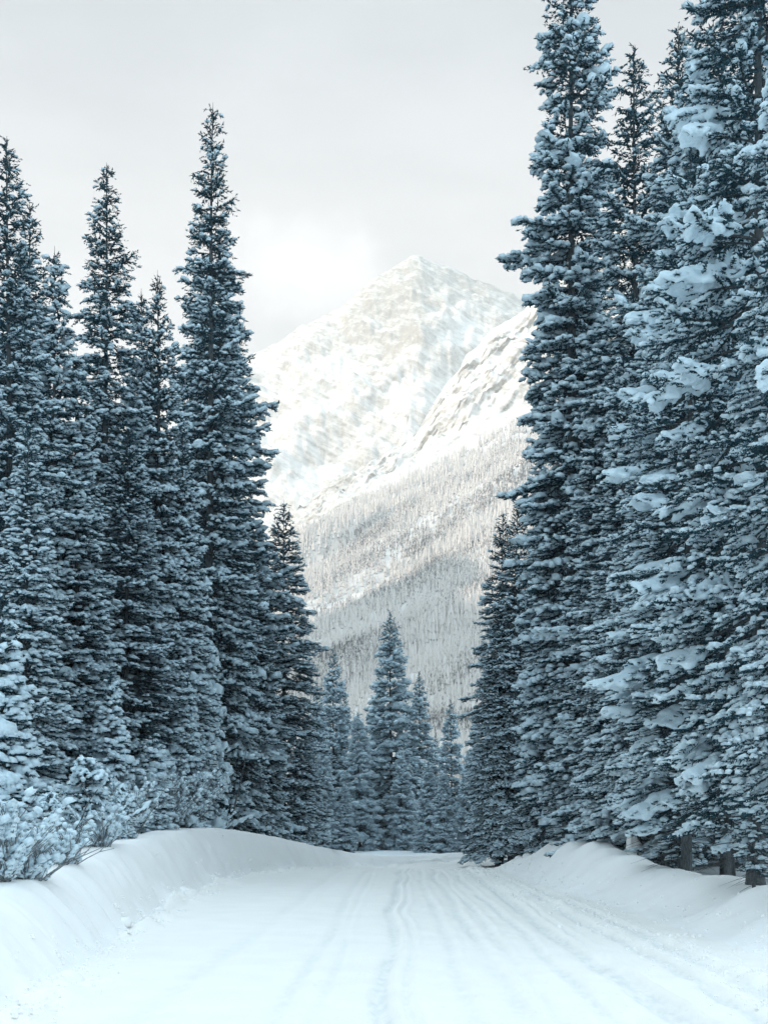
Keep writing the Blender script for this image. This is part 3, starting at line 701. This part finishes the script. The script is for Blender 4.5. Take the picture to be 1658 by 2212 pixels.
T('spruce_tree', 'understory', 1245, 1330, 45, 'small drooping spruce above the left shoulder of the high bank on the right', 1.4, 0.1, G2)
# across the bend
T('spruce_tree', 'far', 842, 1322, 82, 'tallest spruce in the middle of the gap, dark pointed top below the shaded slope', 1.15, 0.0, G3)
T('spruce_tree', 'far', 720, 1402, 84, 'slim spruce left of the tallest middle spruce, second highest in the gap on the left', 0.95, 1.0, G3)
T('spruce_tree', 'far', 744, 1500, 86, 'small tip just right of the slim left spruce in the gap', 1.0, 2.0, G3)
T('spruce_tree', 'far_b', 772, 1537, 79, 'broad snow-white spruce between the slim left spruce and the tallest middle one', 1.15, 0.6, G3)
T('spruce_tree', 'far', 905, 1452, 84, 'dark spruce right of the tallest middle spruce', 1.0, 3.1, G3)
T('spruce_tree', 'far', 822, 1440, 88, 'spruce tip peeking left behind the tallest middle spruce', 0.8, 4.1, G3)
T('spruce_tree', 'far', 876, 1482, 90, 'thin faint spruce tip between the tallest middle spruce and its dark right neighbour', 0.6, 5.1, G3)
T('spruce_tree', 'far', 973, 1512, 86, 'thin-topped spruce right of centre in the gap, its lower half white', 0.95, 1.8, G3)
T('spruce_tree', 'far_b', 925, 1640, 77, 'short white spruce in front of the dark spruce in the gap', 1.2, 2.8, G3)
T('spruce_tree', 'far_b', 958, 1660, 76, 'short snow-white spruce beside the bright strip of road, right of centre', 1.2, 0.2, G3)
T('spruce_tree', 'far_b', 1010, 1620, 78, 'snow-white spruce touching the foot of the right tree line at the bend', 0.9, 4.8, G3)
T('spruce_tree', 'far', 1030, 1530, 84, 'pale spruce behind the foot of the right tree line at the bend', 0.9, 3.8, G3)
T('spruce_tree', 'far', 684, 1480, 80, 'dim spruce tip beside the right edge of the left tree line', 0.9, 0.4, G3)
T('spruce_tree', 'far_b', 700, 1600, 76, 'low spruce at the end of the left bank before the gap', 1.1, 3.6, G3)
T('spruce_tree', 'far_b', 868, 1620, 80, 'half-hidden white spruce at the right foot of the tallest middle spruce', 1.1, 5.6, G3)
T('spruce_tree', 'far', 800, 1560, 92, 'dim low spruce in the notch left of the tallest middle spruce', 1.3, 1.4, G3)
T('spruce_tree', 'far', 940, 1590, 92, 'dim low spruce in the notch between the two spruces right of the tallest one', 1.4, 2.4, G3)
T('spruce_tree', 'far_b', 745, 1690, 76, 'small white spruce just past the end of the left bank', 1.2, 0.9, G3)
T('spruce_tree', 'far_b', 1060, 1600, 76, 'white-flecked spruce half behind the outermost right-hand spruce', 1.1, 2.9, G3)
# forest behind, filling both walls
ZL = [(60, 'left edge of the photo behind the leftmost tall spruce'), (175, 'slit between the leftmost tall spruces'), (290, 'shade behind the spire with jutting boughs'), (400, 'dark gap behind the blunt-tipped spruce'), (520, 'shade behind the foot of the tallest left spire'), (700, 'shade behind the right end of the left tree line')]
ZR = [(1180, 'shade behind the twin-tipped spruce'), (1270, 'dark gap behind the tallest right spruce'), (1380, 'dark gap behind the star-tipped spruce'), (1500, 'shade behind the bare-trunked spruces'), (1600, 'upper right shade behind the snow-padded boughs'), (1800, 'shade at the right edge behind the nearest spruce')]
def fill():
    for side, lab, grp, Zn in ((-1, '%s snowy spruce in the %s', 'background spruces in the left stand', ZL),
                           (1, '%s shaded spruce in the %s', 'background spruces in the right stand', ZR)):
        c = 0; tries = 0; pts = []; spec = []
        while c < (18 if side < 0 else 26) and tries < 4000:
            tries += 1
            D = random.uniform(30, 78); off = random.uniform(4.5, 13)
            x = float(xl(D))-off if side < 0 else float(xr(D))+off
            if D > 60: x = -6-off if side < 0 else 5.5+off*0.8
            px = CX+x/D*F
            if px < -30 or px > 1690: continue
            if any((a-x)**2+(b-D)**2 < 3.0 for a, b in pts): continue
            env = np.interp(px, [0, 60, 100, 170, 230, 300, 380, 420, 470, 520, 560, 600, 660], [420, 520, 700, 800, 560, 760, 800, 700, 420, 800, 1000, 1250, 1480]) if side < 0 else \
                np.interp(px, [1080, 1120, 1180, 1240, 1300, 1400, 1500, 1660], [1500, 1250, 900, 420, 500, 350, 150, 50])
            top = env+random.uniform(60, 420)
            if (side < 0 and px > 640) or (side > 0 and px < 1090): continue
            zi = min(i for i, q in enumerate(Zn) if px < q[0])
            if sum(q[0] == zi for q in spec) >= 3: continue
            pts.append((x, D)); c += 1
            k = random.choice(['spire_b', 'spire_c', 'full', 'ragged'])
            spec.append((zi, D, px, top, k, random.uniform(1.0, 1.25), random.uniform(0, 6.28)))
        for i in range(len(Zn)):
            m = sorted(q for q in spec if q[0] == i)
            words = {1: ['faint'], 2: ['nearer', 'farther'], 3: ['nearest', 'middle', 'farthest']}.get(len(m), [])
            for wd_, q in zip(words, m): tree('spruce_tree', q[4], q[2], q[3], q[1], lab % (wd_, Zn[i][1]), q[5], q[6], grp)
fill()

# ------------------------------------------------------------------ bushes, dead wood, lumps of snow
def at(px, D, dz=0.0):
    x = (px-CX)/F*D
    return Vector((x, D, float(ground_z(x, D))+dz))
T('snowy_shrub', 'shrub', 185, 1640, 26, 'round low shrub buried in thick snow pillows behind the left bank', 1.0, 0.3, 'snow-covered shrubs behind the left bank', 'shrub')
T('snowy_shrub', 'shrub', 108, 1715, 23, 'snow-caked shrub left of and nearer than the biggest round snowy shrub', 0.95, 2.3, 'snow-covered shrubs behind the left bank', 'shrub')
T('snowy_shrub', 'shrub', 20, 1735, 19.5, 'snow-caked shrub at the bottom left edge of the trees', 0.9, 4.3, 'snow-covered shrubs behind the left bank', 'shrub')
T('snowy_shrub', 'shrub', 262, 1700, 29, 'small snow-plastered shrub right of the round snowy shrub', 0.9, 1.3, 'snow-covered shrubs behind the left bank', 'shrub')
T('snowy_shrub', 'shrub', 330, 1690, 35, 'low snowy shrub below the two short snowy spruces', 1.2, 3.3, 'snow-covered shrubs behind the left bank', 'shrub')
def bare_bush(px, D, h, wdt, stems, sd, label, snowy=0.5):
    r = np.random.default_rng(sd); paths = []; rad = []; cp = []; cd = []; cz = []
    s_ = np.linspace(0, 1, 6)
    for i in range(stems):
        a = r.random()*6.28; ln = r.uniform(0.1, 1)*wdt; hh = h*r.uniform(0.6, 1.05)
        bx, by = r.normal(0, 0.10*wdt, 2)
        p = np.stack([bx+cos(a)*ln*s_**1.4, by+sin(a)*ln*s_**1.4, hh*(s_-0.18*s_**3*ln/h)-0.05], -1)
        p += np.cumsum(r.normal(0, 0.018*h, p.shape), 0)*s_[:, None]
        paths.append(p); rad.append(0.010*(1-0.75*s_)+0.002)
        for k in range(5):
            j = r.integers(1, 5); a2 = a+r.normal(0, 0.9); l2 = h*r.uniform(0.15, 0.4)
            p2 = p[j]+np.stack([cos(a2)*l2*s_*0.7, sin(a2)*l2*s_*0.7, l2*s_*0.8], -1)+np.cumsum(r.normal(0, 0.01*h, p.shape), 0)*s_[:, None]
            paths.append(p2); rad.append(0.006*(1-0.7*s_)+0.0015)
            if r.random() < snowy:
                for m in (2, 3, 4): cp.append(p2[m]); cd.append(p2[m]-p2[m-1]); cz.append(r.uniform(0.05, 0.11))
            if r.random() < snowy*0.35:
                cp.append(p2[5]); cd.append(p2[5]-p2[4]); cz.append(r.uniform(0.08, 0.15))
    v, f = tube(np.array(paths), np.array(rad), 4)
    o = bpy.data.objects.new('bare_bush', None); col.objects.link(o); o.location = at(px, D, -0.18); o.empty_display_size = 0.2
    tag(o, label, 'bush', 'bare bushes poking out of the snow')
    link('twigs', mesh_np('twigs', v, f, M_twig), o)['kind'] = 'stuff'
    cp = np.array(cp); cd = np.array(cd); cd[:, 2] *= 0.6; cz = np.array(cz)
    v, f = place(CAP[6], cp+np.array([0, 0, 0.015]), cd, np.stack([cz*1.3, cz*1.25, cz*1.15], 1), r, tilt=0.8)
    link('snow_cover', mesh_np('snow_cover', v, f, M_tsnow), o)['kind'] = 'stuff'
for i, (px, D, h, wd_, n, lb, sn) in enumerate(((55, 17.5, 1.15, 0.9, 34, 'bare twiggy bush with snow clots at the bottom left, nearest the camera', .6), (135, 20.5, 1.0, 0.8, 26, 'bare bush with slanting stems on the crest of the left bank', .4),
        (5, 16.5, 1.3, 0.7, 26, 'bare stems with big clots of snow cut by the left edge of the photo', .8), (215, 25, 1.0, 0.9, 26, 'bare twigs in front of the round snowy shrub', .4),
        (350, 36, 1.9, 1.5, 50, 'pale tangle of bare twigs behind the top of the left bank', .5), (410, 40, 2.0, 1.4, 44, 'bare twigs at the foot of the short heavily snowed spruce', .4),
        (475, 44, 0.9, 0.7, 40, 'small dark twig clump on the bank crest beside the fallen snowy stick', .5), (270, 31, 1.7, 1.2, 36, 'thin bare bush left of the pale tangle of twigs', .5),
        (1265, 41.5, 0.8, 0.5, 14, 'few dry stems poking from the high point of the right bank', .3))):
    bare_bush(px, D, h, wd_, n, 300+i, lb, sn)
def stick(name, p0, p1, r0, r1, label, snow_r, sag=0.0, cat='log', forks=0, sd=0):
    r = np.random.default_rng(sd); s_ = np.linspace(0, 1, 9)
    p0 = np.array(p0); p1 = np.array(p1)
    P = p0[None]*(1-s_[:, None])+p1[None]*s_[:, None]; P[:, 2] -= sag*4*s_*(1-s_); P += r.normal(0, 0.02, P.shape)
    paths = [P-p0]; rads = [r0*(1-s_)+r1*s_]
    for k in range(forks):
        j = r.integers(3, 8); dd = (P[-1]-P[0]); dd /= np.linalg.norm(dd); e = dd*0.5+r.normal(0, 0.45, 3)
        paths.append((P[j]-p0)[None]+e[None]*s_[:, None]*r.uniform(0.4, 0.8)); rads.append((0.4*r1+0.004)*(1-0.7*s_))
    v, f = tube(np.array(paths), np.array(rads), 7)
    o = bpy.data.objects.new(name, None); col.objects.link(o); o.location = Vector(p0); tag(o, label, cat)
    link('wood', mesh_np('wood', v, f, M_bark), o)
    if snow_r:
        Q = P-p0; n = 40; u = np.linspace(0.02, 0.99, n); C = np.stack([np.interp(u, s_, Q[:, k]) for k in range(3)], 1)
        C[:, 2] += r0*0.7; dd = np.tile(P[-1]-P[0], (n, 1)); w_ = snow_r*r.uniform(0.75, 1.2, n)
        v, f = place([ICO], C, dd, np.stack([w_*2.2, w_*0.9, w_*0.75], 1), r)
        link('snow_cover', remesh_np(mesh_np('s', v, f, M_tsnow), 0.03), o).name = 'snow_cover'
p = at(492, 46); stick('fallen_branch', p+Vector((-0.5, 0, 0.10)), p+Vector((0.85, -0.2, 0.60)), 0.07, 0.05, 'snow-covered fallen branch pointing right over the crest of the left bank', 0.11, sd=1, cat='branch')
p = at(492, 45); stick('dead_sapling', p+Vector((0, 0, -0.1)), p+Vector((0.62, 0.2, 2.75)), 0.05, 0.012, 'dark leaning dead sapling above the crest of the left bank', 0.0, sag=0.12, cat='sapling', forks=5, sd=2)
p = at(262, 29.5); stick('fallen_log', p+Vector((-0.3, 0, 0.15)), p+Vector((0.5, 0.6, 0.75)), 0.05, 0.03, 'leaning log with a ridge of snow right of the round snowy shrub', 0.06, sd=3)
p = at(150, 20); stick('dead_sapling', p+Vector((-0.25, 0, 0.0)), p+Vector((0.35, 0.3, 1.2)), 0.022, 0.008, 'thin slanting dead stem among the bushes at the bottom left', 0.0, sd=4, cat='sapling', forks=3)
# snow plastered against the feet of two trunks on the right
def skirt(px, D, h, w_, sd, label):
    r = np.random.default_rng(sd); V = []; Fc = []; n, m = 14, 20
    for i in range(n):
        v = i/(n-1); rr = w_*(0.14+0.86*(1-v)**1.3)
        for q in range(m):
            a = q*2*pi/m; k = 1+0.45*vnoise(np.array([cos(a)*2+sd]), np.array([sin(a)*2+v*3]), 3)[0]
            V.append((cos(a)*rr*k*1.25-0.10*v, sin(a)*rr*k, h*v-0.15))
    for i in range(n-1):
        for q in range(m): Fc.append((i*m+q, i*m+(q+1) % m, (i+1)*m+(q+1) % m, (i+1)*m+q))
    o = link('snow_drift', mesh_np('snow_drift', V, Fc, M_bank)); o.location = at(px, D)
    tag(o, label, 'snow drift', 'snow plastered against trunks behind the right bank')
skirt(1303, 37.0, 0.7, 0.26, 1, 'small cone of snow against the foot of the thick trunk on the right')
skirt(1372, 33.6, 0.9, 0.34, 2, 'wide blue-white cone of snow against the foot of the second bare trunk')
skirt(1262, 43, 0.8, 0.16, 3, 'narrow upright snow-covered stump at the high point of the right bank')
# lumps of ploughed snow
def lump_mesh(sd):
    v, f = ICO; v = v.copy(); k = 1+0.22*fbm(v[:, 0]*1.3+sd*7, v[:, 1]*1.3+v[:, 2], 3, sd)
    return mesh_np('snow_lump', v*k[:, None]*np.array([1, .9, .62]), f, M_bank)
LM = [lump_mesh(i) for i in range(4)]
def lump(px, D, s, label, grp):
    o = link('snow_lump', LM[random.randrange(4)]); o.location = at(px, D, -s*0.15); o.scale = (s, s, s); o.rotation_euler = (0, 0, random.random()*6.28)
    tag(o, label, 'snow lump', grp)
GB = 'lumps of ploughed snow along the banks'
for px, D, s, lb in ((398, 29.5, .17, 'rounded lump of snow fallen to the foot of the left bank, middle of it'), (345, 24.5, .13, 'small lump at the foot of the left bank, below the rounded one'), (268, 20.5, .15, 'lump at the foot of the left bank near the flutes'), (150, 13.5, .16, 'nearest lump at the foot of the left bank'),
    (1120, 50, .20, 'first small lump at the left start of the right bank'), (1140, 49, .26, 'second lump at the left start of the right bank'), (1158, 48, .22, 'third lump from the left on the right bank'), (1172, 46.5, .28, 'lump at the foot of the rise of the right bank'),
    (1500, 27.5, .22, 'rounded cap of snow on the crest of the right bank beside a thin trunk'), (1330, 36.5, .2, 'small cap on the right bank crest below the second bare trunk'), (1600, 24.2, .16, 'low cap on the right bank crest near the right edge'),
    (640, 55, .22, 'small cap on the crest near the far end of the left bank'), (600, 54, .2, 'rounded cap on the left bank crest below the dark slender spruce'), (560, 52, .18, 'low cap on the left bank crest right of the fallen branch')):
    lump(px, D, s, lb, GB)

def clods():
    r = np.random.default_rng(91); n = 3200
    y = 8+60*r.random(n)**1.5; side = r.random(n)
    x = np.where(side < 0.35, xl(y)+r.normal(0.05, 0.22, n), np.where(side < 0.75, xr(y)-0.9+r.normal(0, 0.35, n), xr(y)+r.normal(0.3, 0.5, n)))
    z = ground_z(x, y); q = 0.012+0.05*r.random(n)**3.0
    v, f = place(CAP[5], np.stack([x, y, z], 1), np.stack([r.normal(size=n), r.normal(size=n), np.zeros(n)], 1), np.stack([q*1.6, q*1.9, q*1.7], 1), r)
    tag(link('snow_clods', mesh_np('snow_clods', v, f, M_bank, smooth=False)), 'loose crumbs of ploughed snow strewn along the road edges', 'snow crumbs', kind='stuff')
clods()

# ------------------------------------------------------------------ haze
v, f = [], []
x0, x1, y0, y1, z0, z1 = -7100, 7100, -3600, 7100, -3.6, 1780
V = [(x0,y0,z0),(x1,y0,z0),(x1,y1,z0),(x0,y1,z0),(x0,y0,z1),(x1,y0,z1),(x1,y1,z1),(x0,y1,z1)]
Fh = [(0,3,2,1),(4,5,6,7),(0,1,5,4),(1,2,6,5),(2,3,7,6),(3,0,4,7)]
hm = bpy.data.materials.new('haze'); hm.use_nodes = True; t = hm.node_tree; t.nodes.clear()
o_ = t.nodes.new('ShaderNodeOutputMaterial'); pv = t.nodes.new('ShaderNodeVolumePrincipled')
pv.inputs['Color'].default_value = (1.0, 0.985, 0.965, 1); pv.inputs['Density'].default_value = 0.00016; pv.inputs['Anisotropy'].default_value = 0.0
t.links.new(pv.outputs[0], o_.inputs['Volume'])
hz = link('haze', mesh_np('haze', V, Fh, hm, smooth=False)); tag(hz, 'pale even winter haze filling the whole valley', 'haze', kind='stuff')
